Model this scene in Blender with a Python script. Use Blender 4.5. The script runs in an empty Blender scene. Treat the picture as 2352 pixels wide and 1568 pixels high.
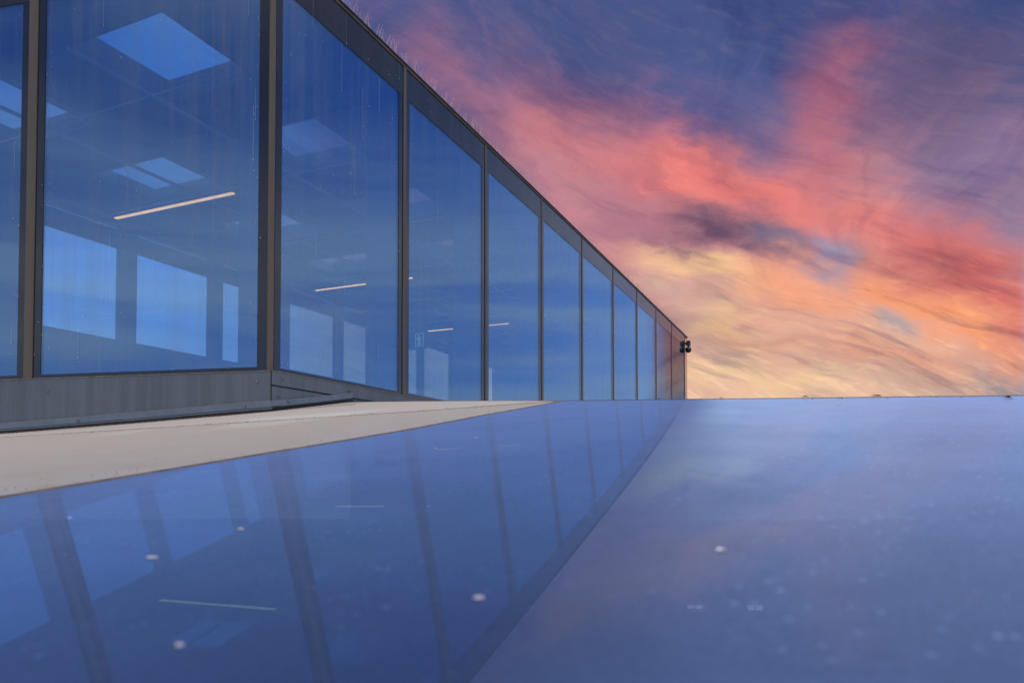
import bpy, math, random
from mathutils import Vector
random.seed(7)
R = math.radians
sc = bpy.context.scene
COL = sc.collection

# ------------------------------------------------------------------ camera
F = 1640.0                                   # focal length in widths of 2352
PITCH = math.atan(0.0256)
cam = bpy.data.cameras.new('camera')
co = bpy.data.objects.new('camera', cam); COL.objects.link(co)
co.location = (0, 0, 0); co.rotation_euler = (R(90) + PITCH, 0, 0)
cam.sensor_width = 36; cam.lens = 36 * F / 2352
cam.shift_y = (1093 - F * 0.0256 - 784) / 2352
cam.clip_start = 0.02; cam.clip_end = 6000
cam.dof.use_dof = True; cam.dof.focus_distance = 6.5; cam.dof.aperture_fstop = 8
sc.camera = co

# ------------------------------------------------------------------ exposure
sc.view_settings.view_transform = 'Standard'; sc.view_settings.look = 'None'
sc.view_settings.exposure = 0; sc.view_settings.gamma = 1
sc.view_settings.use_curve_mapping = False
sc.cycles.max_bounces = 14; sc.cycles.transparent_max_bounces = 24
sc.cycles.glossy_bounces = 6; sc.cycles.diffuse_bounces = 4
sc.cycles.caustics_reflective = False; sc.cycles.caustics_refractive = False
sc.cycles.sample_clamp_indirect = 6

# ------------------------------------------------------------------ node helpers
class S:
    """a float socket with arithmetic"""
    def __init__(self, nt, sock): self.nt = nt; self.s = sock
    def m(self, op, *a):
        n = self.nt.nodes.new('ShaderNodeMath'); n.operation = op
        for i, v in enumerate((self,) + a):
            if isinstance(v, S): self.nt.links.new(v.s, n.inputs[i])
            else: n.inputs[i].default_value = v
        return S(self.nt, n.outputs[0])
    def __add__(self, o): return self.m('ADD', o)
    __radd__ = __add__
    def __sub__(self, o): return self.m('SUBTRACT', o)
    def __rsub__(self, o): return (self * -1.0) + o
    def __mul__(self, o): return self.m('MULTIPLY', o)
    __rmul__ = __mul__
    def __truediv__(self, o): return self.m('DIVIDE', o)
    def exp(self): return self.m('EXPONENT')
    def max(self, o): return self.m('MAXIMUM', o)
    def min(self, o): return self.m('MINIMUM', o)
    def pow(self, o): return self.m('POWER', o)
    def sstep(self, a, b, lo=0.0, hi=1.0):
        n = self.nt.nodes.new('ShaderNodeMapRange'); n.interpolation_type = 'SMOOTHSTEP'
        self.nt.links.new(self.s, n.inputs[0])
        for i, v in enumerate((a, b, lo, hi)): n.inputs[i + 1].default_value = v
        return S(self.nt, n.outputs[0])

def lin(c):
    return tuple(((v / 255) / 12.92 if v / 255 <= 0.04045 else ((v / 255 + 0.055) / 1.055) ** 2.4) for v in c)

def mixc(nt, fac, a, b, mode='MIX'):
    n = nt.nodes.new('ShaderNodeMix'); n.data_type = 'RGBA'; n.blend_type = mode; n.clamp_factor = True
    for key, v in ((0, fac), (6, a), (7, b)):
        if isinstance(v, S): nt.links.new(v.s, n.inputs[key])
        elif isinstance(v, (int, float)): n.inputs[key].default_value = v
        elif isinstance(v, tuple): n.inputs[key].default_value = (*v[:3], 1)
        else: nt.links.new(v, n.inputs[key])
    return n.outputs[2]

def combine(nt, x, y, z=0.0):
    n = nt.nodes.new('ShaderNodeCombineXYZ')
    for i, v in enumerate((x, y, z)):
        if isinstance(v, S): nt.links.new(v.s, n.inputs[i])
        else: n.inputs[i].default_value = v
    return n.outputs[0]

def noise(nt, vec, scale=1.0, detail=4.0, rough=0.5, dist=0.0):
    n = nt.nodes.new('ShaderNodeTexNoise'); n.inputs['Scale'].default_value = scale
    n.inputs['Detail'].default_value = detail; n.inputs['Roughness'].default_value = rough
    n.inputs['Distortion'].default_value = dist
    if vec is not None: nt.links.new(vec, n.inputs['Vector'])
    return S(nt, n.outputs[0])

# ------------------------------------------------------------------ sky
SUN_AZ, SUN_EL = -14.0, 34.3                 # clockwise from +Y, degrees
STR = 0.10
w = bpy.data.worlds.new('World'); sc.world = w; w.use_nodes = True
nt = w.node_tree; nt.nodes.clear()
out = nt.nodes.new('ShaderNodeOutputWorld'); bg = nt.nodes.new('ShaderNodeBackground')
bg.inputs['Strength'].default_value = STR
nt.links.new(bg.outputs[0], out.inputs[0])
sky = nt.nodes.new('ShaderNodeTexSky'); sky.sky_type = 'NISHITA'; sky.sun_disc = False
sky.sun_elevation = R(SUN_EL); sky.sun_rotation = R(SUN_AZ)
sky.air_density = 1.0; sky.dust_density = 0.6; sky.ozone_density = 3.0
tc = nt.nodes.new('ShaderNodeTexCoord'); sep = nt.nodes.new('ShaderNodeSeparateXYZ')
nt.links.new(tc.outputs['Generated'], sep.inputs[0])
dx, dy, dz = (S(nt, sep.outputs[i]) for i in range(3))
DEG = 180 / math.pi
az = dx.m('ARCTAN2', dy) * DEG
el = dz.m('ARCSINE') * DEG

def ae(x, y):                                # landmark of the photograph -> compass angles
    u = (x - 1176) / F; v = (1093 - y) / F
    return math.degrees(math.atan(u)), math.degrees(math.atan(v * math.cos(math.atan(u))))

# blue daylight sky with cloud, its unseen overhead part brightened to light shaded strips
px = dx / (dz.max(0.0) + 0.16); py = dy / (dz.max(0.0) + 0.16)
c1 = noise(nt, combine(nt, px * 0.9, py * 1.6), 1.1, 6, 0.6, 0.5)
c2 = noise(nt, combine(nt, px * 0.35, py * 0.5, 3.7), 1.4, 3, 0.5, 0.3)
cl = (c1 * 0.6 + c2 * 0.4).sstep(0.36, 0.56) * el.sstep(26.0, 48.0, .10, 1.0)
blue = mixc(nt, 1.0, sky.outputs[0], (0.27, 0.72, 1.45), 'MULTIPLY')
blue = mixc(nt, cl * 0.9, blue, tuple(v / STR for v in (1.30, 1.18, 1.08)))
# low veil of pale cloud bands along the horizon
bands = noise(nt, combine(nt, az * 0.02, el * 0.22, 1.3), 1.0, 4, 0.55, 0.4)
veil = el.sstep(13.0, 30.0, 1.0, 0.0) * bands.sstep(0.36, 0.60, .40, 1.0)
blue = mixc(nt, veil * 0.85, blue, tuple(v / STR for v in (0.68, 0.72, 0.86)))

# evening cloud in front, built as brush strokes bent by noise, in compass angles
w1 = noise(nt, combine(nt, az * 0.06, el * 0.09), 1.0, 3, 0.5) - 0.5
w2 = noise(nt, combine(nt, az * 0.06, el * 0.09, 9.0), 1.0, 3, 0.5) - 0.5
w3 = noise(nt, combine(nt, az * 0.16, el * 0.34, 4.0), 1.0, 5, 0.62) - 0.5
aw = az + w1 * 9.0 + w3 * 6.0
ew = el + w2 * 5.0 + w3 * 3.4

def stroke(x0, y0, x1, y1, half, colr, op, fade=0.25):
    """soft stroke between two landmarks; half = half-thickness in degrees"""
    global col
    a0, e0 = ae(x0, y0); a1, e1 = ae(x1, y1)
    L = math.hypot(a1 - a0, e1 - e0); c, s = (a1 - a0) / L, (e1 - e0) / L
    ca, ce = (a0 + a1) / 2, (e0 + e1) / 2
    da = aw - ca; de = ew - ce
    p = (da * c + de * s) * (1.0 / (L * 0.5 + half * fade))
    q = (da * -s + de * c) * (1.0 / half)
    g = ((p * p * (p * p) + q * q) * -1.0).exp() * op
    col = mixc(nt, g, col, lin(colr))

lo = lin((236, 196, 165)); mid = lin((200, 136, 142)); hi = lin((72, 86, 136))
col = mixc(nt, ew.sstep(2.0, 20.0), lo, mid)
col = mixc(nt, ew.sstep(16.0, 30.0), col, hi)
stroke(1500, 90, 1850, 230, 4.0, (76, 90, 142), .9)
stroke(2150, 60, 2500, 150, 5.0, (62, 76, 126), .9)
stroke(2130, 330, 2500, 520, 4.2, (134, 120, 156), .85)
stroke(1120, 90, 1500, 230, 1.8, (112, 92, 132), .6)
stroke(1150, 250, 1560, 400, 2.7, (216, 130, 134), .85)
stroke(1480, 330, 1850, 500, 2.5, (234, 124, 118), .9)
stroke(1800, 480, 2260, 600, 2.4, (230, 128, 122), .8)
stroke(2130, 590, 2480, 770, 2.8, (214, 104, 98), .85)
stroke(1960, 90, 1880, 420, 2.3, (186, 106, 122), .7)
stroke(2080, 120, 2250, 260, 3.0, (110, 90, 122), .55)
stroke(940, 60, 1180, 330, 1.7, (158, 108, 136), .75)
stroke(1200, 330, 1420, 520, 1.7, (204, 140, 146), .6)
stroke(1330, 440, 1500, 520, 1.5, (168, 112, 134), .6)
stroke(1540, 490, 1760, 560, 1.35, (112, 86, 110), .85)
stroke(1690, 540, 1840, 580, 1.1, (122, 116, 142), .8)
stroke(1850, 570, 1960, 670, 1.3, (136, 148, 182), .85)
stroke(1450, 575, 1720, 660, 1.0, (250, 200, 150), .9)
stroke(1440, 620, 1640, 730, 1.2, (232, 190, 166), .7)
stroke(1680, 640, 1990, 720, 1.7, (242, 164, 128), .9)
stroke(1960, 640, 2330, 800, 1.5, (246, 156, 112), .95)
stroke(1600, 720, 1800, 800, 1.2, (250, 204, 148), .7)
stroke(1590, 850, 1900, 890, .9, (246, 208, 160), .7)
stroke(1640, 765, 1900, 800, .5, (204, 150, 138), .6)
stroke(1900, 815, 2200, 838, .5, (204, 136, 124), .6)
stroke(1990, 745, 2080, 770, .8, (158, 160, 168), .75)
stroke(1800, 800, 2250, 860, 1.3, (238, 172, 142), .8)
stroke(2180, 830, 2480, 900, 1.2, (176, 142, 142), .75)
stroke(2230, 870, 2480, 915, .8, (146, 142, 148), .7)
# streaks: fine fibres running down to the right
ang = R(-24)
sa = az * math.cos(ang) + el * math.sin(ang) + w1 * 5.0
se = az * -math.sin(ang) + el * math.cos(ang) + w2 * 4.0
f1 = noise(nt, combine(nt, sa * 0.055, se * 0.26, 2.0), 1.0, 5, 0.55, 0.3)
f2 = noise(nt, combine(nt, sa * 0.11, se * 0.85, 5.0), 1.0, 5, 0.6, 0.15)
rip = noise(nt, combine(nt, sa * 0.42, se * 1.9, 8.0), 1.0, 4, 0.6, 0.15)
dark = mixc(nt, 1.0, col, lin((176, 182, 214)), 'MULTIPLY')
col = mixc(nt, f1.sstep(0.48, 0.72) * 0.5, col, dark)
col = mixc(nt, f2.sstep(0.48, 0.70) * 0.7 * el.sstep(8, 26, 1.0, .3), col, dark)
warm = mixc(nt, 1.0, col, (0.10, 0.04, 0.02), 'ADD')
col = mixc(nt, f1.sstep(0.47, 0.30) * 0.75 * el.sstep(16, 32, 1.0, .35), col, warm)
warm2 = mixc(nt, 1.0, col, (0.14, 0.09, 0.04), 'ADD')
col = mixc(nt, rip.sstep(0.50, 0.66) * 0.85 * el.sstep(6.0, 18.0, 1.0, .15), col, warm2)
col = mixc(nt, f2.sstep(0.46, 0.30) * 0.6 * el.sstep(12.0, 20.0, 1.0, .4), col, warm)
# fibres fanning upward from the low centre
fx = az - 22.0 + w1 * 14.0 + w3 * 5.0; fy = el - 5.0 + w2 * 8.0 + w3 * 4.0
rad = (fx * fx + fy * fy).pow(0.5); th = fy.m('ARCTAN2', fx) * DEG
f3 = noise(nt, combine(nt, rad * 0.09, th * 0.075, 6.0), 1.0, 6, 0.62, 0.6)
wgt = rad.sstep(4.0, 11.0) * el.sstep(11.0, 17.0)
lite = mixc(nt, 1.0, col, (0.13, 0.035, 0.035), 'ADD')
col = mixc(nt, f3.sstep(0.50, 0.72) * wgt * 0.6, col, lite)
deep = mixc(nt, 1.0, col, lin((198, 206, 232)), 'MULTIPLY')
col = mixc(nt, f3.sstep(0.50, 0.30) * wgt * 0.45, col, deep)
sun_glow = mixc(nt, 1.0, col, (1 / STR,) * 3, 'MULTIPLY')
sun_glow.node.clamp_result = False
S_az = (az + el.sstep(12.0, 18.0, .7, 0.0)).sstep(36.0, 38.6, 1.0, 0.0) * (az + w1 * 4).sstep(-25.0, -12.0)
S_el = (el + w2 * 4).sstep(37.0, 48.0, 1.0, 0.0)
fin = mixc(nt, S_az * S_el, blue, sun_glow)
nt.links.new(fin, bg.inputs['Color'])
w.cycles.sampling_method = 'NONE'

# ------------------------------------------------------------------ sun
sd = bpy.data.lights.new('sun', 'SUN'); sd.energy = 5.0; sd.angle = R(0.53); sd.color = (1, .93, .83)
so = bpy.data.objects.new('sun', sd); COL.objects.link(so)
v = Vector((math.sin(R(SUN_AZ)) * math.cos(R(SUN_EL)), math.cos(R(SUN_AZ)) * math.cos(R(SUN_EL)), math.sin(R(SUN_EL))))
so.rotation_euler = v.to_track_quat('Z', 'Y').to_euler()

# ------------------------------------------------------------------ materials
def newmat(name):
    m = bpy.data.materials.new(name); m.use_nodes = True; nt = m.node_tree; nt.nodes.clear()
    o = nt.nodes.new('ShaderNodeOutputMaterial'); return m, nt, o

def objco(nt):
    t = nt.nodes.new('ShaderNodeNewGeometry'); return t.outputs['Position']

def mapping(nt, vec, scale):
    n = nt.nodes.new('ShaderNodeMapping'); n.inputs['Scale'].default_value = scale
    nt.links.new(vec, n.inputs[0]); return n.outputs[0]

def solid(name, colr, rough=0.5, var=0.25, scale=6.0, metal=0.0, spec=0.5, coat=0.0, streak=False, bump=0.0, colr2=None):
    m, nt, o = newmat(name)
    b = nt.nodes.new('ShaderNodeBsdfPrincipled')
    vec = objco(nt)
    if streak: vec = mapping(nt, vec, (1, 1, 0.05))
    n = noise(nt, vec, scale, 6, 0.6)
    c2 = colr2 or tuple(c * (1 - var) for c in colr)
    c = mixc(nt, n.sstep(0.35, 0.65), c2, colr)
    nt.links.new(c, b.inputs['Base Color'])
    b.inputs['Roughness'].default_value = rough; b.inputs['Metallic'].default_value = metal
    b.inputs['Specular IOR Level'].default_value = spec
    b.inputs['Coat Weight'].default_value = coat; b.inputs['Coat Roughness'].default_value = 0.02
    if bump:
        bn = nt.nodes.new('ShaderNodeBump'); bn.inputs['Strength'].default_value = bump; bn.inputs['Distance'].default_value = .004
        nt.links.new(noise(nt, objco(nt), scale * 14, 4, .6).s, bn.inputs['Height']); nt.links.new(bn.outputs[0], b.inputs['Normal'])
    nt.links.new(b.outputs[0], o.inputs[0]); return m

def emit(name, colr, strength):
    m, nt, o = newmat(name); e = nt.nodes.new('ShaderNodeEmission')
    e.inputs[0].default_value = (*colr, 1); e.inputs[1].default_value = strength
    nt.links.new(e.outputs[0], o.inputs[0]); return m

def schlick(nt, f0):
    """Fresnel reflection that is the same from either side of a sheet"""
    geo = nt.nodes.new('ShaderNodeNewGeometry')
    dot = nt.nodes.new('ShaderNodeVectorMath'); dot.operation = 'DOT_PRODUCT'
    nt.links.new(geo.outputs['Incoming'], dot.inputs[0]); nt.links.new(geo.outputs['Normal'], dot.inputs[1])
    c = 1.0 - S(nt, dot.outputs['Value']).m('ABSOLUTE').min(1.0)
    return c.pow(5.0) * (1 - f0) + f0

def glass(name, tint, refl, f0=.05, dirt=0.0):
    """sheet of coated glass: tinted see-through with Fresnel reflection and a thin film of dried rain"""
    m, nt, o = newmat(name)
    tr = nt.nodes.new('ShaderNodeBsdfTransparent'); tr.inputs[0].default_value = (*tint, 1)
    gl = nt.nodes.new('ShaderNodeBsdfGlossy'); gl.inputs['Roughness'].default_value = 0.0; gl.inputs['Color'].default_value = (*refl, 1)
    bn = nt.nodes.new('ShaderNodeBump'); bn.inputs['Strength'].default_value = .06; bn.inputs['Distance'].default_value = .02
    nt.links.new(noise(nt, objco(nt), .9, 2, .4).s, bn.inputs['Height']); nt.links.new(bn.outputs[0], gl.inputs['Normal'])
    oi = nt.nodes.new('ShaderNodeObjectInfo')       # batches of glass differ a little
    nt.links.new(mixc(nt, S(nt, oi.outputs['Random']), tuple(c * .90 for c in tint), tint), tr.inputs[0])
    nt.links.new(mixc(nt, S(nt, oi.outputs['Random']), refl, tuple(c * .88 for c in refl)), gl.inputs['Color'])
    fac = schlick(nt, f0)
    mx = nt.nodes.new('ShaderNodeMixShader'); nt.links.new(fac.s, mx.inputs[0])
    nt.links.new(tr.outputs[0], mx.inputs[1]); nt.links.new(gl.outputs[0], mx.inputs[2])
    last = mx.outputs[0]
    if dirt:
        df = nt.nodes.new('ShaderNodeBsdfDiffuse'); df.inputs[0].default_value = (.42, .44, .52, 1)
        pos = objco(nt)
        fine = noise(nt, mapping(nt, pos, (1, 1, 0.02)), 42.0, 3, 0.6).sstep(.56, .74)
        brd = noise(nt, mapping(nt, pos, (1, 1, 0.05)), 9.0, 4, 0.6).sstep(.42, .70)
        patch = noise(nt, pos, 1.3, 3, 0.5).sstep(.35, .65)
        d = (fine * 1.0 * patch + brd * 0.45 + 0.02) * dirt
        m2 = nt.nodes.new('ShaderNodeMixShader'); nt.links.new(d.s, m2.inputs[0])
        nt.links.new(last, m2.inputs[1]); nt.links.new(df.outputs[0], m2.inputs[2]); last = m2.outputs[0]
    nt.links.new(last, o.inputs[0]); return m

M = {}
M['glass'] = glass('wall_glass', (.64, .80, .90), (.46, .71, 1.0), .28, .21)
M['rooflight'] = glass('rooflight_glass', (.72, .80, .84), (.9, .95, 1), .05, .10)
M['rear_glass'] = glass('rear_glass', (.72, .86, .95), (.9, .95, 1), .05, .03)
M['frit'] = solid('black_frit', (.022, .024, .030), .12, .3, 3, coat=.3)
M['spandrel'] = solid('spandrel_glass', (.040, .040, .044), .15, .35, 7, coat=.0, spec=.35, streak=True, colr2=(.055, .054, .056))
M['edge'] = solid('blue_spacer', (.06, .05, .62), .3, .2)
M['gasket'] = solid('brown_gasket', (.19, .145, .10), .55, .35, 4, streak=True)
M['flash'] = solid('grey_sheet_metal', (.185, .215, .235), .42, .22, 12, streak=True, spec=.4)
M['flange'] = solid('blue_grey_metal', (.21, .26, .31), .35, .15, 10)
M['tan'] = solid('tan_edge', (.50, .38, .27), .8, .4, 30)  # plain tan for ledge and flange edges and the rear joint
M['black'] = solid('black_trim_shade', (.012, .012, .012), .6, .3)
M['screw'] = solid('screw_metal', (.35, .36, .36), .25, .2, metal=.9)
M['mud'] = solid('dried_mud', (.12, .10, .085), .9, .5, 40)
M['inner'] = solid('interior_grey', (.30, .31, .33), .7, .15, 2)
M['beam'] = solid('interior_beam', (.09, .095, .11), .6, .15, 2)
M['fin'] = solid('painted_fin', (.20, .21, .24), .6, .1, 2)
M['floor'] = solid('interior_floor', (.40, .39, .38), .5, .2, 2)
M['pale'] = solid('pale_rail', (.65, .68, .72), .5, .1)
M['lamp'] = emit('lamp_strip', (1.0, .40, .13), 3.4)
M['lamp_body'] = solid('lamp_body', (.3, .3, .3), .4, .1, metal=.6)
M['spike'] = solid('spike_wire', (.85, .58, .55), .4, .1)
M['drop'] = solid('droplet', (.75, .80, .90), .1, .05, coat=.5)
M['spot'] = solid('glint_spot', (.85, .82, .80), .6, .05)
M['camblack'] = solid('camera_black', (.012, .013, .016), .12, .2, coat=.6)
M['cambracket'] = solid('camera_bracket', (.05, .055, .055), .4, .2)
M['leaf'] = solid('dry_leaf', (.07, .045, .03), .8, .4, 60)
M['ground'] = solid('ground', (.12, .12, .10), .9, .5, .05, colr2=(.06, .08, .04))
M['sign'] = solid('sign_green', (.02, .22, .12), .4, .05)
M['signwhite'] = emit('sign_white', (.75, .95, .9), .3)
M['winglow'] = emit('lit_window', (1.0, .85, .75), .8)

def roof_glass(name, body, reflc, f0, soft, tau, transp, dust_sky_col):
    """sloping roof sheet: see-through or back-painted body, coated reflection, film of dust and painted sky blue
    whose optical depth grows with the slant of the line through it"""
    m, nt, o = newmat(name)
    geo = nt.nodes.new('ShaderNodeNewGeometry'); pos = geo.outputs['Position']
    dot = nt.nodes.new('ShaderNodeVectorMath'); dot.operation = 'DOT_PRODUCT'
    nt.links.new(geo.outputs['Incoming'], dot.inputs[0]); nt.links.new(geo.outputs['Normal'], dot.inputs[1])
    cosv = S(nt, dot.outputs['Value']).m('ABSOLUTE').max(0.015)
    df = nt.nodes.new('ShaderNodeBsdfDiffuse')
    n1 = noise(nt, pos, 5.0, 7, .65); n2 = noise(nt, pos, 400.0, 4, .7)
    nt.links.new(mixc(nt, n1.sstep(.3, .7) * .6 + n2.sstep(.35, .65) * .4, tuple(c * .70 for c in body), body), df.inputs[0])
    base = df.outputs[0]
    if transp > 0:
        tr = nt.nodes.new('ShaderNodeBsdfTransparent'); tr.inputs[0].default_value = (.34, .55, .92, 1)
        mx = nt.nodes.new('ShaderNodeMixShader'); mx.inputs[0].default_value = transp
        nt.links.new(base, mx.inputs[1]); nt.links.new(tr.outputs[0], mx.inputs[2]); base = mx.outputs[0]
    gl = nt.nodes.new('ShaderNodeBsdfGlossy'); gl.inputs['Roughness'].default_value = 0.0
    gl.inputs['Color'].default_value = (*reflc, 1)
    g2 = nt.nodes.new('ShaderNodeBsdfGlossy'); g2.inputs['Roughness'].default_value = 0.30   # haze of dust
    g2.inputs['Color'].default_value = (*reflc, 1)
    ms = nt.nodes.new('ShaderNodeMixShader'); ms.inputs[0].default_value = soft
    nt.links.new(gl.outputs[0], ms.inputs[1]); nt.links.new(g2.outputs[0], ms.inputs[2]); gl = ms
    fac = schlick(nt, f0)
    mg = nt.nodes.new('ShaderNodeMixShader'); nt.links.new(fac.s, mg.inputs[0])
    nt.links.new(base, mg.inputs[1]); nt.links.new(gl.outputs[0], mg.inputs[2])
    du = nt.nodes.new('ShaderNodeBsdfDiffuse')
    nt.links.new(mixc(nt, n2.sstep(.3, .7), tuple(c * .93 for c in dust_sky_col), dust_sky_col), du.inputs[0])
    vor = nt.nodes.new('ShaderNodeTexVoronoi'); vor.inputs['Scale'].default_value = 90.0
    nt.links.new(pos, vor.inputs['Vector'])
    speck = S(nt, vor.outputs['Distance']).sstep(.05, .22, 1.0, 0.0) * noise(nt, pos, 11.0, 2, .5).sstep(.45, .62)
    t = (n1.sstep(.25, .75, .85, 1.15)) * (n2.sstep(.3, .7, .85, 1.15)) * tau + speck * tau * 1.6
    df_fac = 1.0 - (t / cosv * -1.0).exp()
    md = nt.nodes.new('ShaderNodeMixShader'); nt.links.new(df_fac.s, md.inputs[0])
    nt.links.new(mg.outputs[0], md.inputs[1]); nt.links.new(du.outputs[0], md.inputs[2])
    nt.links.new(md.outputs[0], o.inputs[0]); return m

M['pane_main'] = roof_glass('roof_glass_main', (.02, .04, .12), (.26, .56, .80), .28, .15, .072, .35, (.30, .43, .76))  # blue of body, tint and dust film stands in for reflected blue sky
M['pane_strip'] = roof_glass('roof_glass_strip', (.70, .60, .45), (.8, .85, 1.0), .03, .3, .09, 0, (.82, .71, .54))
M['pane_wall'] = roof_glass('roof_glass_wall', (.82, .71, .56), (.9, .9, 1.0), .03, .5, .30, 0, (.90, .79, .63))
M['seal'] = solid('tan_sealant', (.34, .25, .155), .75, .35, 25)

# ------------------------------------------------------------------ mesh helpers
class MB:
    def __init__(self): self.v = []; self.f = []
    def hexa(self, pts):
        pts = [Vector(p) for p in pts]; k = len(self.v)
        if (pts[1] - pts[0]).cross(pts[3] - pts[0]).dot(pts[4] - pts[0]) < 0: pts = pts[:4][::-1] + pts[4:][::-1]
        self.v += [tuple(p) for p in pts]
        for q in ((0, 3, 2, 1), (4, 5, 6, 7), (0, 1, 5, 4), (1, 2, 6, 5), (2, 3, 7, 6), (3, 0, 4, 7)): self.f.append(tuple(k + i for i in q))
        return self
    def fbox(self, fr, s0, s1, o0, o1, z0, z1):
        return self.hexa([fr(s0, o0, z0), fr(s1, o0, z0), fr(s1, o1, z0), fr(s0, o1, z0), fr(s0, o0, z1), fr(s1, o0, z1), fr(s1, o1, z1), fr(s0, o1, z1)])
    def grid(self, rows, flip=False):
        k = len(self.v); nr, nc = len(rows), len(rows[0])
        for r in rows: self.v += [tuple(p) for p in r]
        for i in range(nr - 1):
            for j in range(nc - 1):
                a = k + i * nc + j; q = (a, a + 1, a + nc + 1, a + nc)
                self.f.append(q[::-1] if flip else q)
        return self
    def wire(self, a, b, r0, r1, n=3):
        a, b = Vector(a), Vector(b); d = (b - a).normalized()
        u = d.cross(Vector((.3, .9, .2))).normalized(); vv = d.cross(u); k = len(self.v)
        for p, r in ((a, r0), (b, r1)):
            for i in range(n):
                t = 2 * math.pi * i / n; self.v.append(tuple(p + u * r * math.cos(t) + vv * r * math.sin(t)))
        for i in range(n):
            j = (i + 1) % n; self.f.append((k + i, k + j, k + n + j, k + n + i))
        self.f.append(tuple(k + n + i for i in range(n))); return self
    def mesh(self, name):
        me = bpy.data.meshes.new(name); me.from_pydata(self.v, [], self.f); me.update(); return me
    def build(self, name, mat, parent=None, smooth=False, kind=None):
        me = self.mesh(name); me.materials.append(mat)
        if smooth:
            for p in me.polygons: p.use_smooth = True
        return link(name, me, parent, kind)

def link(name, me, parent=None, kind=None):
    o = bpy.data.objects.new(name, me); COL.objects.link(o)
    if parent: o.parent = parent
    if kind: o['kind'] = kind
    return o

def thing(name, label, cat, loc=(0, 0, 0), group=None):
    o = bpy.data.objects.new(name, None); COL.objects.link(o); o.location = loc; o.empty_display_size = .1
    tag(o, label, cat, group); return o

def tag(o, label, cat, group=None):
    o['label'] = label; o['category'] = cat
    if group: o['group'] = group
    return o

# ------------------------------------------------------------------ layout of the place
C0 = Vector((-1.8643, 5.5, 0)); BD = Vector((.40747, .91322, 0)); BN = Vector((-.91322, .40747, 0))
AD = Vector((-.97778, .20963, 0)); AN = Vector((.20963, .97778, 0))
ZB, ZT, ZS = .807, 4.205, 3.87               # foot, top and spandrel line of the glass wall
def fb(s, o, z): p = C0 + BD * s + BN * o; return (p.x, p.y, z)      # long wall: along, inward, up
def fa(s, o, z): p = C0 + AD * s + AN * o; return (p.x, p.y, z)      # end wall
SP = (-0.09, 0.063074, 0.129542, 0.003694, 0.007785, 0.002051)
def surf(x, y): return SP[0] + SP[1] * x + SP[2] * y + SP[3] * x * x + SP[4] * x * y + SP[5] * y * y
WB = [0, 1.868, 3.744, 5.66, 7.566, 9.53, 11.45, 13.38, 15.30, 17.20, 17.62]
WA = [0, 2.238, 4.476, 6.45]
DEPTH = 6.31

# ------------------------------------------------------------------ ground far below
g = MB(); gn = 24
g.grid([[(math.cos(2 * math.pi * j / gn) * r, math.sin(2 * math.pi * j / gn) * r, -14) for j in range(gn + 1)] for r in (.01, 40, 300, 2500)], True)
g.build('ground', M['ground'], kind='structure')

# ------------------------------------------------------------------ glass roof in front
Q = Vector((.185, 2.55, 0)); WP = Vector((-1.467, 6.383, 0))
def lerp(a, b, t): return a + (b - a) * t
def poly(pts, n):
    L = [0]
    for a, b in zip(pts, pts[1:]): L.append(L[-1] + (b - a).length)
    res = []
    for i in range(n + 1):
        d = L[-1] * i / n; k = 0
        while k < len(pts) - 2 and d > L[k + 1]: k += 1
        res.append(lerp(pts[k], pts[k + 1], (d - L[k]) / max(1e-9, L[k + 1] - L[k])))
    return res
def V2(x, y): return Vector((x, y, 0))
RIDGE = [WP, V2(-.82, 4.859), V2(-.427, 3.972), V2(-.05, 3.119), Q]
RIDGE2 = [Q, V2(.47, 2.001), V2(.666, 1.617), V2(.787, 1.394), V2(.88, 1.224), V2(1.10, .80), V2(1.75, -.5)]
JOINT = [Q, V2(-.091, 1.96), V2(-.235, 1.56), V2(-.40, 1.20), V2(-.575, .78), V2(-1.02, -.4)]
JOINT2 = [Q, V2(-.39, 2.70), V2(-1.30, 3.10), V2(-2.2, 3.52), V2(-6.2, 5.40)]
AEND = C0 + AD * 6.6 + AN * .05
WALLP = [Q, V2(-.05, 3.119), V2(-.427, 3.972), V2(-.82, 4.859), WP + BN * .03, C0 + AN * .06 + BN * .02, AEND]

hall = thing('glazed_hall', 'low hall under dusty sloping roof glass that mirrors the glass wall', 'building', (0, 0, -14))
def up(o):      # children of the hall keep world coordinates
    o.matrix_parent_inverse = hall.matrix_world.inverted(); o.location = (0, 0, 14); return o
def sheet(name, ea, eb, nu, nv, mat, label=None):
    A_, B_ = poly(ea, nu), poly(eb, nu)
    rows = []
    for i in range(nu + 1):
        r = []
        for j in range(nv + 1):
            p = lerp(A_[i], B_[i], j / nv); r.append((p.x, p.y, surf(p.x, p.y)))
        rows.append(r)
    mb = MB().grid(rows)
    o = mb.build(name, mat, hall, smooth=True)
    me = o.data
    if sum(p.normal.z * p.area for p in me.polygons) < 0: me.flip_normals()
    up(o)
    if label: o['label'] = label
    return o
sheet('roof_pane', JOINT, RIDGE2, 140, 90, M['pane_main'], 'large dusty roof pane mirroring wall and sky, reflected blue painted in')
sheet('roof_pane', JOINT, JOINT2, 90, 40, M['pane_strip'], 'grey beige wedge of roof glass behind the tan joint')
sheet('roof_pane', JOINT2, WALLP, 120, 40, M['pane_wall'], 'pale beige dusty strip of roof along the wall foot')

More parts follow.
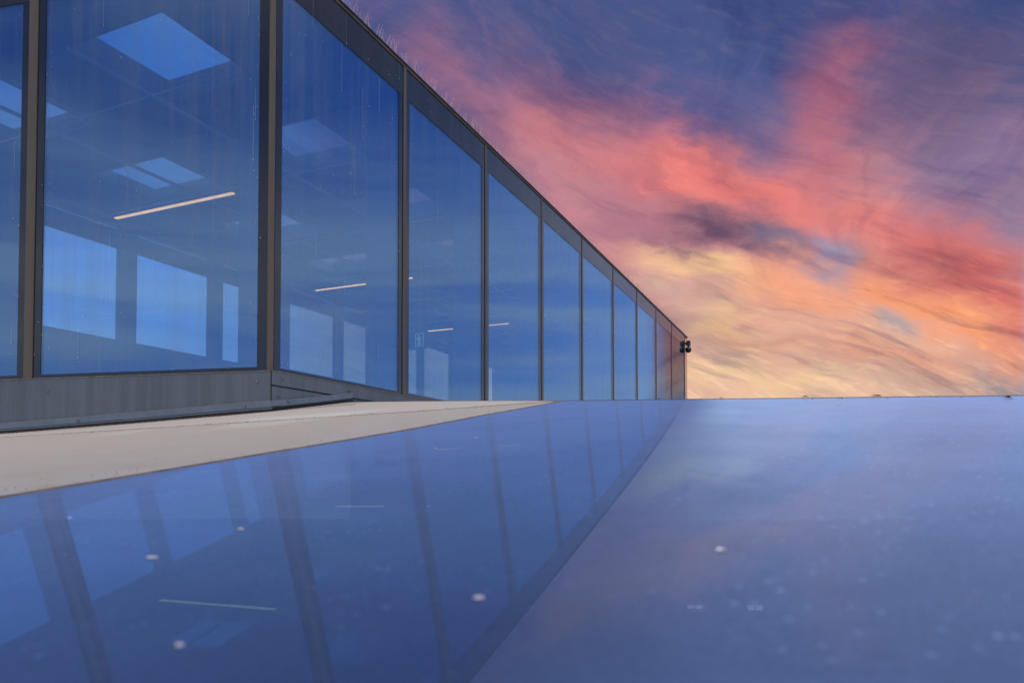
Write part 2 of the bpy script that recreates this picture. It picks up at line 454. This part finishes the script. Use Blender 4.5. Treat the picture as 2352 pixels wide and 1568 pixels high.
def ribbon(name, pts, n, half, h, mat, lift=.002, wob=0.0):
    P = poly(pts, n); rows = []
    for i, p in enumerate(P):
        t = (P[min(i + 1, n)] - P[max(i - 1, 0)]).normalized(); s = Vector((-t.y, t.x, 0))
        k = half * (1 + wob * (random.random() - .5)); r = []
        for a, z in ((-1, -.004), (-.7, h), (.7, h), (1, -.004)):
            q = p + s * a * k; r.append((q.x, q.y, surf(q.x, q.y) + lift + z))
        rows.append(r)
    o = MB().grid(rows).build(name, mat, hall, smooth=True)
    if sum(p.normal.z * p.area for p in o.data.polygons) < 0: o.data.flip_normals()
    return up(o)
ribbon('joint_seal', JOINT, 160, .0060, .0008, M['seal'], .001, .5)
ribbon('joint_seal', JOINT2, 120, .0055, .0010, M['tan'], .001, .8)
ribbon('joint_seal', [C0 + AN * -.62 + AD * 3.2, C0 + AN * -.33 + AD * .6, V2(-1.35, 5.3), V2(-1.1, 5.0)], 60, .004, .001, M['mud'], .001, 1.0)
# ridge cap and the far slope beyond it
cap = MB(); rows = []; RD = (V2(1.75, -.5) - WP).normalized(); RP = Vector((-RD.y, RD.x, 0))
for p in poly(RIDGE[:-1] + RIDGE2, 80):
    z = surf(p.x, p.y)
    rows.append([(*(p + RP * d)[:2], z + dz_) for d, dz_ in ((-.004, .0005), (.003, .0015), (.010, -.006), (.012, -.03))])
o = cap.grid(rows).build('ridge_trim', M['seal'], hall, smooth=True)
if sum(p.normal.z * p.area for p in o.data.polygons) < 0: o.data.flip_normals()
up(o)
rows = []
for p in poly(RIDGE[:-1] + RIDGE2, 40):
    z = surf(p.x, p.y); rows.append([(*(p + RP * d)[:2], z - .004 - .16 * d) for d in (.011, .5, 2, 5, 9)])
o = MB().grid(rows).build('roof_pane', M['pane_strip'], hall, smooth=True)
if sum(p.normal.z * p.area for p in o.data.polygons) < 0: o.data.flip_normals()
o['label'] = 'far slope of the roof falling away behind the ridge'; up(o)

# rooms under the roof glass, dimly seen through it
def wbox(name, x0, x1, y0, y1, z0, z1, mat, parent=hall):
    fr = lambda s, oo, z: (s, oo, z)
    o = MB().fbox(fr, x0, x1, y0, y1, z0, z1).build(name, mat, parent)
    return up(o)
wbox('hall_floor', -8, 9, -2, 10, -3.0, -2.9, M['floor'])
wbox('hall_wall', -8, 9, 9.0, 9.2, -2.9, -.55, M['inner'])
wbox('hall_wall', -8.2, -8, -2, 9.2, -2.9, -.55, M['inner'])
wbox('hall_wall', 9, 9.2, -2, 9.2, -2.9, -.55, M['inner'])
wbox('hall_wall', -8.2, 9.2, -2.2, -2, -2.9, -.55, M['inner'])
for x, z, ww in ((2.18, -1.66, .20), (2.93, -1.68, .21)):
    f_ = wbox('hall_window', x, x + ww, 8.97, 8.995, z, z + .085, M['beam'])
    for k in range(2): wbox('window_pane', x + .01 + k * ww / 2, x + ww / 2 - .01 + k * ww / 2, 8.95, 8.969, z + .01, z + .07, M['winglow'])
wbox('hall_rail', 1.4, 3.3, 8.8, 8.86, -1.58, -1.55, M['pale'])
wbox('hall_rail', .4, 2.6, 4.6, 4.66, -1.32, -1.28, M['pale'])
wbox('hall_post', 2.35, 2.43, 5.0, 5.08, -2.9, -1.2, M['pale'])
wbox('hall_panel', 1.35, 1.75, 5.2, 5.23, -1.9, -1.45, M['pale'])
wbox('hall_panel', .5, .95, 4.0, 4.03, -1.55, -1.22, M['pale'])

# white spots painted as out-of-focus glints on the near pane
def spot(x, y, r):
    mb = MB(); z = surf(x, y); n = 10
    rows = [[(x + math.cos(2 * math.pi * j / n) * q * r, y + math.sin(2 * math.pi * j / n) * q * r, z + h) for j in range(n + 1)] for q, h in ((1, .0002), (.7, .0009), (.01, .0012))]
    o = mb.grid(rows).build('glint_spot', M['spot'], hall, smooth=True)
    if sum(p.normal.z * p.area for p in o.data.polygons) < 0: o.data.flip_normals()
    return up(o)
for x, y, r in ((-.214, .426, .0036), (-.014, .303, .0026), (.104, .356, .0024), (-.19, .501, .0026), (-.124, .268, .0018), (-.374, .605, .002), (-.113, 1.051, .003), (-.06, 1.2, .003), (.62, 1.35, .004)):
    spot(x, y, r)

# crumbs of grit washed against the wall foot and the seams
gm = MB(); rg = random.Random(11)
def crumb(x, y, r):
    z = surf(x, y); k = len(gm.v)
    for i in range(4):
        t = i * math.pi / 2 + rg.random(); q = r * rg.uniform(.6, 1.2); gm.v.append((x + q * math.cos(t), y + q * math.sin(t), z - .0003))
    gm.v.append((x + r * rg.uniform(-.3, .3), y + r * rg.uniform(-.3, .3), z + r * rg.uniform(.5, 1.1)))
    gm.f.extend([(k + i, k + (i + 1) % 4, k + 4) for i in range(4)])
for i in range(420):
    t = rg.random() * 4.2; d = .06 + abs(rg.gauss(0, .10)); p = C0 + AD * t - AN * d; crumb(p.x, p.y, rg.uniform(.002, .007))
for i in range(160):
    t = rg.random(); p = lerp(Q, V2(-2.2, 3.52), t); crumb(p.x + rg.gauss(0, .03), p.y + rg.gauss(0, .05), rg.uniform(.0012, .0035))
for i in range(260):
    t = rg.random(); p = lerp(Q, V2(-.575, .78), t); crumb(p.x - abs(rg.gauss(0, .10)), p.y + rg.gauss(0, .10), rg.uniform(.0005, .0014))
for i in range(140):
    t = rg.random(); p = lerp(Q, V2(.88, 1.224), t); crumb(p.x - abs(rg.gauss(0, .02)), p.y, rg.uniform(.0008, .0025))
up(gm.build('grit', M['mud'], hall, kind='stuff'))

# ------------------------------------------------------------------ the glass pavilion
pav = thing('glass_pavilion', 'long blue glass pavilion with dark grey top band and brown mullions', 'building', tuple(C0 + BD * 8 + BN * 3 + Vector((0, 0, .3))))
PL = pav.location.copy()
def P_(o):
    o.location = -PL; return o
def part(name, mb, mat, parent=pav, smooth=False, kind=None):
    o = mb.build(name, M[mat], parent, smooth, kind)
    if parent is pav: P_(o)
    return o

def panel(fr, s0, s1, near):
    ZS = 3.87 if fr is fb else 4.03
    gk = .028; fl = .07 if fr is fb else .09
    a, b = s0 + gk, s1 - gk
    gp = part('glass_panel', MB().fbox(fr, a + .002, b - .002, 0.0, .012, ZB + .012, ZS), 'glass')
    fm = MB()
    fm.fbox(fr, a, a + fl, -.004, -.001, ZB + .04, ZS); fm.fbox(fr, b - fl, b, -.004, -.001, ZB + .04, ZS)
    fm.fbox(fr, a, b, -.004, -.001, ZB + .010, ZB + .0395)
    part('frit_border', fm, 'frit', gp)
    em = MB().fbox(fr, a + fl, a + fl + .012, .014, .03, ZB + .052, ZS).fbox(fr, a + fl, b - fl, .014, .03, ZB + .040, ZB + .0515)
    part('edge_spacer', em, 'edge', gp)
    part('spandrel', MB().fbox(fr, a, b, -.005, .02, ZS + .002, ZT - .02), 'spandrel', gp)
    if near:
        dm = MB(); rnd = random.Random(int(s0 * 100) + (5 if fr is fa else 1))
        for k in range(near):
            s = rnd.uniform(a + fl * .3, b - fl * .3)
            if rnd.random() < .45: s = rnd.choice((a + fl + .1 * rnd.random(), b - fl - .1 * rnd.random()))
            z = rnd.uniform(ZB + .05, ZT - .1); r = rnd.uniform(.002, .0052)
            c = [fr(s - r, -.006, z), fr(s, -.006, z - r * 1.3), fr(s + r, -.006, z), fr(s, -.006, z + r), fr(s, -.006 - r, z - r * .2)]
            kk = len(dm.v); dm.v += c
            dm.f += [(kk + 4, kk + i, kk + (i + 1) % 4) for i in range(4)]
            if rnd.random() < .12:      # a run of dried water below or above the drop
                l = rnd.uniform(.1, .5); kk = len(dm.v); hw = .0005
                dm.v += [fr(s - hw, -.0062, z), fr(s + hw, -.0062, z), fr(s + hw, -.0062, z + l), fr(s - hw, -.0062, z + l)]
                dm.f.append((kk, kk + 1, kk + 2, kk + 3))
        part('water_droplets', dm, 'drop', gp, kind='stuff')
    return gp
for i in range(len(WB) - 2): panel(fb, WB[i], WB[i + 1], (90, 55, 30, 15)[i] if i < 4 else 0)
for i in range(len(WA) - 1): panel(fa, WA[i], WA[i + 1], 110 if i == 0 else 40)
part('glass_panel', MB().fbox(fb, WB[-2] + .03, WB[-1], 0, .012, ZB, ZT - .03), 'rear_glass')
# joints between the panes
for fr, WW in ((fb, WB[1:-1]), (fa, WA[1:])):
    for s in WW:
        hw = .026 if fr is fb else .045
        m_ = part('mullion', MB().fbox(fr, s - hw, s + hw, -.012, .06, ZB + .004, ZT - .03), 'gasket')
        part('mullion_post', MB().fbox(fr, s - .03, s + .03, .06, .44 if fr is fb else .10, ZB, ZS + .05), 'fin', m_)
cm = MB(); cx = [C0 + BD * .014 - BN * .012, C0 - BN * .010 - AN * .012, C0 + AD * .016 - AN * .012, C0 + AD * .016 + BN * .05]
cm.hexa([(p.x, p.y, ZB + .004) for p in cx] + [(p.x, p.y, ZT - .03) for p in cx])
m_ = part('mullion', cm, 'gasket')
part('mullion_post', MB().fbox(fb, .06, .12, .08, .40, ZB, ZS + .05), 'fin', m_)
# coping
for fr, WW in ((fb, WB), (fa, WA)):
    for s0, s1 in zip(WW, WW[1:]):
        part('coping_edge', MB().fbox(fr, s0 + .002, s1 - .002, -.016, .08, ZT - .03, ZT - .008), 'gasket')
    part('coping_cap', MB().fbox(fr, -.02, WW[-1], -.024, .30, ZT - .0075, ZT + .012), 'black')
# flat roof top
def cell(s, o): p = C0 + BD * s + BN * o; return p
# bird spikes: four patterns, repeated along the edge
pats = []
for k in range(4):
    mb = MB(); rnd = random.Random(k)
    mb.fbox(lambda s, o_, z: (s, o_, z), -.25, .25, -.012, .012, 0, .006)
    for i in range(17):
        s = -.24 + i * .03; lean = rnd.uniform(-.075, .075); sw = rnd.uniform(-.035, .035)
        mb.wire((s, 0, .004), (s + sw, lean, rnd.uniform(.13, .19)), .0026, .0015)
    me = mb.mesh('bird_spikes'); me.materials.append(M['spike']); pats.append(me)
ab = math.atan2(BD.y, BD.x)
for i in range(35):
    o = link('bird_spikes', pats[i % 4], pav); p = fb(.25 + i * .5, .05, ZT + .012)
    o.location = Vector(p) - PL; o.rotation_euler = (0, 0, ab + (math.pi if i % 3 == 1 else 0))
aa = math.atan2(AD.y, AD.x)
for i in range(12):
    o = link('bird_spikes', pats[(i + 1) % 4], pav); p = fa(.3 + i * .5, .05, ZT + .012)
    o.location = Vector(p) - PL; o.rotation_euler = (0, 0, aa)

# metal flashing at the wall foot, cut to the slope of the roof
def foot(fr, s, o): p = Vector(fr(s, o, 0)); return surf(p.x, p.y)
def skirt(fr, sl, top, bot, o0, o1):
    mb = MB(); rows = []
    for s in sl: rows.append([fr(s, o1, top(s)), fr(s, o0, top(s)), fr(s, o0, bot(s)), fr(s, o1, bot(s))])
    mb.grid(rows); return mb
def frange(a, b, n): return [a + (b - a) * i / n for i in range(n + 1)]
gapA = lambda s: foot(fa, s, -.05)
MT = .817                                    # mitre at the corner
gapB = lambda s: surf(*fb(max(s, 0), -.05, 0)[:2])
flA = part('base_flashing', skirt(fa, frange(-.030 * MT, 6.45, 24), lambda s: ZB, lambda s: gapA(max(s, 0)) + .03, -.030, .05), 'flash')
part('base_ledge', skirt(fa, frange(-.036 * MT, 6.45, 2), lambda s: ZB + .005, lambda s: ZB + .0005, -.036, .05), 'tan', flA)
part('base_flange', skirt(fa, frange(-.050 * MT, 6.45, 24), lambda s: gapA(max(s, 0)) + .085, lambda s: gapA(max(s, 0)) + .036, -.050, -.031), 'flange', flA)
part('flange_edge', skirt(fa, frange(-.048 * MT, 6.45, 24), lambda s: gapA(max(s, 0)) + .0885, lambda s: gapA(max(s, 0)) + .0855, -.048, -.0305), 'tan', flA)
part('flange_lip', skirt(fa, frange(-.058 * MT, 6.45, 24), lambda s: gapA(max(s, 0)) + .030, lambda s: gapA(max(s, 0)) + .022, -.058, -.02), 'flange', flA)
part('foot_gap', skirt(fa, frange(-.044 * MT, 6.45, 20), lambda s: gapA(max(s, 0)) + .021, lambda s: gapA(max(s, 0)) - .02, -.044, .04), 'mud', flA)
flB = part('base_flashing', skirt(fb, frange(-.037 * MT, 17.62, 10), lambda s: ZB, lambda s: .703, -.037, .05), 'flash')
part('base_ledge', skirt(fb, frange(-.042 * MT, 17.62, 2), lambda s: ZB + .005, lambda s: ZB + .0005, -.042, .05), 'tan', flB)
part('seam_shade', skirt(fb, frange(0, .95, 4), lambda s: .7025, lambda s: .692, -.026, .04), 'black', flB)  # black strip painted for the shadow line under the overlapping flashing
fl3 = part('base_flashing', skirt(fb, frange(-.030 * MT, .99, 8), lambda s: .6915, lambda s: min(.69, gapB(s) + .025), -.030, .04), 'flash')
part('base_flange', skirt(fb, frange(-.050 * MT, .97, 8), lambda s: gapB(s) + .078, lambda s: gapB(s) + .034, -.050, -.038), 'flange', fl3)
part('flange_edge', skirt(fb, frange(-.048 * MT, .97, 8), lambda s: gapB(s) + .081, lambda s: gapB(s) + .0785, -.048, -.0375), 'tan', fl3)
part('foot_gap', skirt(fb, frange(-.03 * MT, 1.0, 8), lambda s: gapB(s) + .024, lambda s: gapB(s) - .03, -.034, .039), 'black', fl3)
part('base_wall', skirt(fb, [1.0, 17.62], lambda s: .7025, lambda s: -1.6, -.01, .05), 'flash')
part('corner_seam', MB().hexa([C0 - AN * (.037 + d) - BN * (.037 + d) * .82 + AD * (a_ * .004) + Vector((0, 0, z)) for z in (.575, ZB - .004) for a_, d in ((-1, .006), (1, .006), (1, -.01), (-1, -.01))]), 'black', flB)
# screws
sm = MB(); n = 8
rows = [[(math.cos(2 * math.pi * j / n) * r, -h, math.sin(2 * math.pi * j / n) * r) for j in range(n + 1)] for r, h in ((.011, 0), (.010, .005), (.006, .008), (.005, .004), (.0001, .004))]
sm.grid(rows); smesh = sm.mesh('screw'); smesh.materials.append(M['screw'])
for fr, s, z, o_ in ((fa, 2.02, .70, -.031), (fa, .10, .725, -.031), (fa, 1.70, None, -.053), (fa, .19, None, -.053), (fb, .09, .755, -.038), (fb, .93, .755, -.038), (fb, .05, .62, -.031), (fb, .14, None, -.051)):
    if z is None: z = (gapA if fr is fa else gapB)(s) + .058
    o = link('screw', smesh, flA if fr is fa else flB); o.location = fr(s, o_, z)
    o.rotation_euler = (0, 0, (aa + math.pi) if fr is fa else ab)
    o.scale = (1, 1, 1)

# interior: floor, ceiling with rooflights, beams, rear wall
def ring(o0, o1, s0, s1, z0, z1): return MB().fbox(fb, s0, s1, o0, o1, z0, z1)
def skew(o_): return o_ * .222              # the end wall runs askew: where it stands at a given depth
S1 = 17.5
def slab(o0, o1, s0, s1, z0, z1):           # box whose near end follows the end wall
    mb = MB()
    q = [(s0 if s0 is not None else -skew(o0) + .07, o0), (s1, o0), (s1, o1), (s0 if s0 is not None else -skew(o1) + .07, o1)]
    mb.hexa([fb(s, o_, z0) for s, o_ in q] + [fb(s, o_, z1) for s, o_ in q]); return mb
part('interior_floor', slab(.1, DEPTH, None, S1, ZB - .12, ZB - .02), 'floor')
ZC = 3.93
for o0, o1, zc in ((.05, 1.2, ZC), (2.4, 3.55, ZC), (5.0, DEPTH - .1, 4.04)):
    part('ceiling_strip', slab(o0, o1, None, S1, zc, ZT - .03), 'inner')
for (o0, o1) in ((1.2, 2.4), (3.55, 5.0)):
    s = -2.0
    k = 0
    part('ceiling_strip', slab(o0 + .001, o1 - .001, None, -.024, ZC + .002, ZT - .032), 'inner')
    while s < S1:
        a, b = s + 1.08, s + 1.97
        if a > -.3:
            part('ceiling_strip', slab(o0 + .001, o1 - .001, a, min(b, S1), ZC + .002, ZT - .032), 'inner')
        if s + 1.08 > 0 and s > -2.5:
            a0 = max(s - .02, -skew(o1) + .1)
            part('rooflight', MB().fbox(fb, a0, min(s + 1.078, S1), o0 + .003, o1 - .003, ZC + .05, ZC + .065), 'rooflight')
        s += 1.97; k += 1
for k in range(9):
    s = 1.48 + 1.97 * k
    if s < S1: part('ceiling_beam', MB().fbox(fb, s - .11, s + .11, .25, 5.0, 3.72, ZC - .002), 'beam')
for o_ in (2.95,):
    part('ceiling_beam', slab(o_ - .12, o_ + .12, None, S1, 3.74, ZC - .004), 'beam')
for o_, z in ((1.9, 3.60), (3.4, 3.58)):
    part('ceiling_conduit', slab(o_, o_ + .035, None, S1, z, z + .03), 'pale')
for k in range(8):
    s = .5 + 1.97 * k
    part('ceiling_conduit', MB().fbox(fb, s, s + .014, 1.0, 5.6, 3.64, 3.655), 'pale')
# rear wall
part('rear_wall', slab(DEPTH, DEPTH + .2, -1.2, S1, ZB - .1, 2.15), 'beam')
part('rear_wall', slab(DEPTH, DEPTH + .10, -1.2, S1, 3.62, 3.895), 'beam')
part('rear_wall', slab(DEPTH, DEPTH + .2, -1.2, S1, 3.975, ZT), 'beam')
for k in range(-2, 8):
    b_ = 3.46 + 1.80 * k                    # right jamb of each rear window
    if b_ + .33 < S1: part('rear_pier', MB().fbox(fb, b_, b_ + .33, DEPTH + .02, DEPTH + .08, 2.152, 3.972), 'beam')
    if b_ - 1.46 > -1.4: part('rear_window', MB().fbox(fb, b_ - 1.465, b_ - .005, DEPTH + .05, DEPTH + .06, 2.152, 3.618), 'rear_glass')
part('end_wall', MB().fbox(fb, S1 + .0, S1 + .1, .1, DEPTH + .2, ZB - .1, ZT - .04), 'inner')
part('interior_counter', MB().fbox(fb, 3.9, 9.5, 4.6, 5.1, ZB - .02, 1.78), 'inner')

# ------------------------------------------------------------------ hanging strip lamps inside
words = ['the longest, seen through the wide left pane', 'seen through the first pane past the corner', 'faint behind the second pane past the corner', 'faint behind the third pane past the corner']
for k in range(3):
    s = 2.0 + 3.93 * k
    p = Vector(fb(s, 3.45, 3.32)); l = thing('strip_lamp', 'warm strip lamp hung inside, ' + words[k], 'lamp', p, 'strip lamps inside the pavilion')
    fr = lambda a, o_, z: tuple(Vector(fb(s + a, 3.45 + o_, 3.32 + z)) - p)
    MB().fbox(fr, -.025, .025, -1.02, 1.02, .011, .045).build('lamp_body', M['lamp_body'], l)
    MB().fbox(fr, -.024, .024, -1.01, 1.01, 0, .010).build('lamp_strip', M['lamp'], l)
    for o_ in (-.8, .8):
        a, b = fr(0, o_, .045), fr(0, o_, .60); MB().wire(a, b, .003, .003).build('lamp_wire', M['pale'], l)

# ------------------------------------------------------------------ exit sign inside
p = Vector(fb(6.15, 2.6, 2.16)); sg = thing('exit_sign', 'hanging exit sign with running figure and doorway inside the second pane past the corner', 'sign', p)
fr = lambda a, o_, z: tuple(Vector(fb(6.15 + o_, 2.6 + a, 2.16 + z)) - p)
MB().fbox(fr, -.30, .30, -.02, .02, 0, .30).build('sign_board', M['sign'], sg)
pm = MB()
pm.fbox(fr, -.27, -.255, -.024, -.0205, .03, .27); pm.fbox(fr, -.25, -.10, -.024, -.0205, .255, .27); pm.fbox(fr, -.115, -.10, -.024, -.0205, .03, .25)
pm.build('sign_doorway', M['signwhite'], sg)
fg = MB()
fg.fbox(fr, -.19, -.155, -.026, -.0205, .205, .24)
for pts in (((-.20, .12), (-.16, .12), (-.145, .20), (-.185, .20)), ((-.23, .05), (-.205, .04), (-.165, .115), (-.195, .118)), ((-.155, .04), (-.13, .045), (-.165, .115), (-.185, .112)), ((-.24, .165), (-.235, .18), (-.18, .20), (-.182, .18)), ((-.15, .18), (-.148, .197), (-.115, .165), (-.125, .155))):
    fg.hexa([fr(a, -.025, z) for a, z in pts] + [fr(a, -.0205, z) for a, z in pts])
fg.build('running_figure', M['signwhite'], sg)
for a in (-.2, .2): MB().wire(fr(a, 0, .30), fr(a, 0, 1.75), .004, .004).build('sign_wire', M['pale'], sg)

# ------------------------------------------------------------------ security camera on the far corner
p = Vector(fb(17.36, -.088, 3.78)); cm_ = thing('security_camera', 'black dome security camera hung near the far top corner of the glass wall', 'camera', p)
def lathe(prof, n=20):
    rows = [[(math.cos(2 * math.pi * j / n) * r, math.sin(2 * math.pi * j / n) * r, z) for j in range(n + 1)] for r, z in prof]
    return MB().grid(rows)
lathe([(.001, -.088), (.04, -.080), (.068, -.060), (.086, -.030), (.091, .0), (.090, .012)]).build('dome', M['camblack'], cm_, True)
lathe([(.092, .0125), (.091, .03), (.082, .058), (.055, .078), (.02, .086), (.001, .087)]).build('housing', M['camblack'], cm_, True)
MB().wire((0, 0, .08), (0, 0, .12), .020, .020, 10).build('stem', M['cambracket'], cm_)
bf = lambda s, o_, z: tuple(BD * s + BN * o_ + Vector((0, 0, z)))
br = MB().fbox(bf, -.07, .07, -.055, .045, .115, .27); br.fbox(bf, -.05, .05, .0455, .09, .16, .22)
br.build('bracket', M['cambracket'], cm_)

# ------------------------------------------------------------------ bits of dry leaf on the ridge
def leaf(x, y, L, W, H, rot, label):
    z = surf(x, y); rnd = random.Random(int(x * 1000)); rows = []
    for i in range(7):
        t = i / 6; wd = W * math.sin(math.pi * min(.98, max(.04, t))) ; r = []
        for a in (-1, -.4, .3, 1):
            r.append((L * (t - .5), a * wd, H * (.3 + abs(a) * .7) * math.sin(math.pi * t) * rnd.uniform(.5, 1) + .0008))
        rows.append(r)
    rows2 = [[(q[0], q[1], q[2] + .0012) for q in r] for r in rows]
    mb = MB().grid(rows, True).grid(rows2)
    o = mb.build('dry_leaf', M['leaf'], None, True); o.location = (x, y, z + .001); o.rotation_euler = (0, 0, rot)
    tag(o, label, 'leaf', 'dry bits along the roof ridge'); return o
leaf(.668, 1.622, .016, .004, .0035, -.2, 'small dark curled leaf on the roof ridge, the tallest of its bits')
leaf(.752, 1.472, .024, .004, .002, -.1, 'long flat dark leaf bit lying on the ridge right of the curled one')
leaf(.822, 1.185, .020, .004, .002, .1, 'blurred dark leaf bit just below the ridge at the far right')
leaf(.43, 2.09, .016, .004, .001, 0, 'thin dark leaf sliver on the ridge nearest the pavilion corner')
leaf(.545, 1.858, .010, .003, .001, 0, 'tiny dark leaf crumb on the ridge left of the curled leaf')
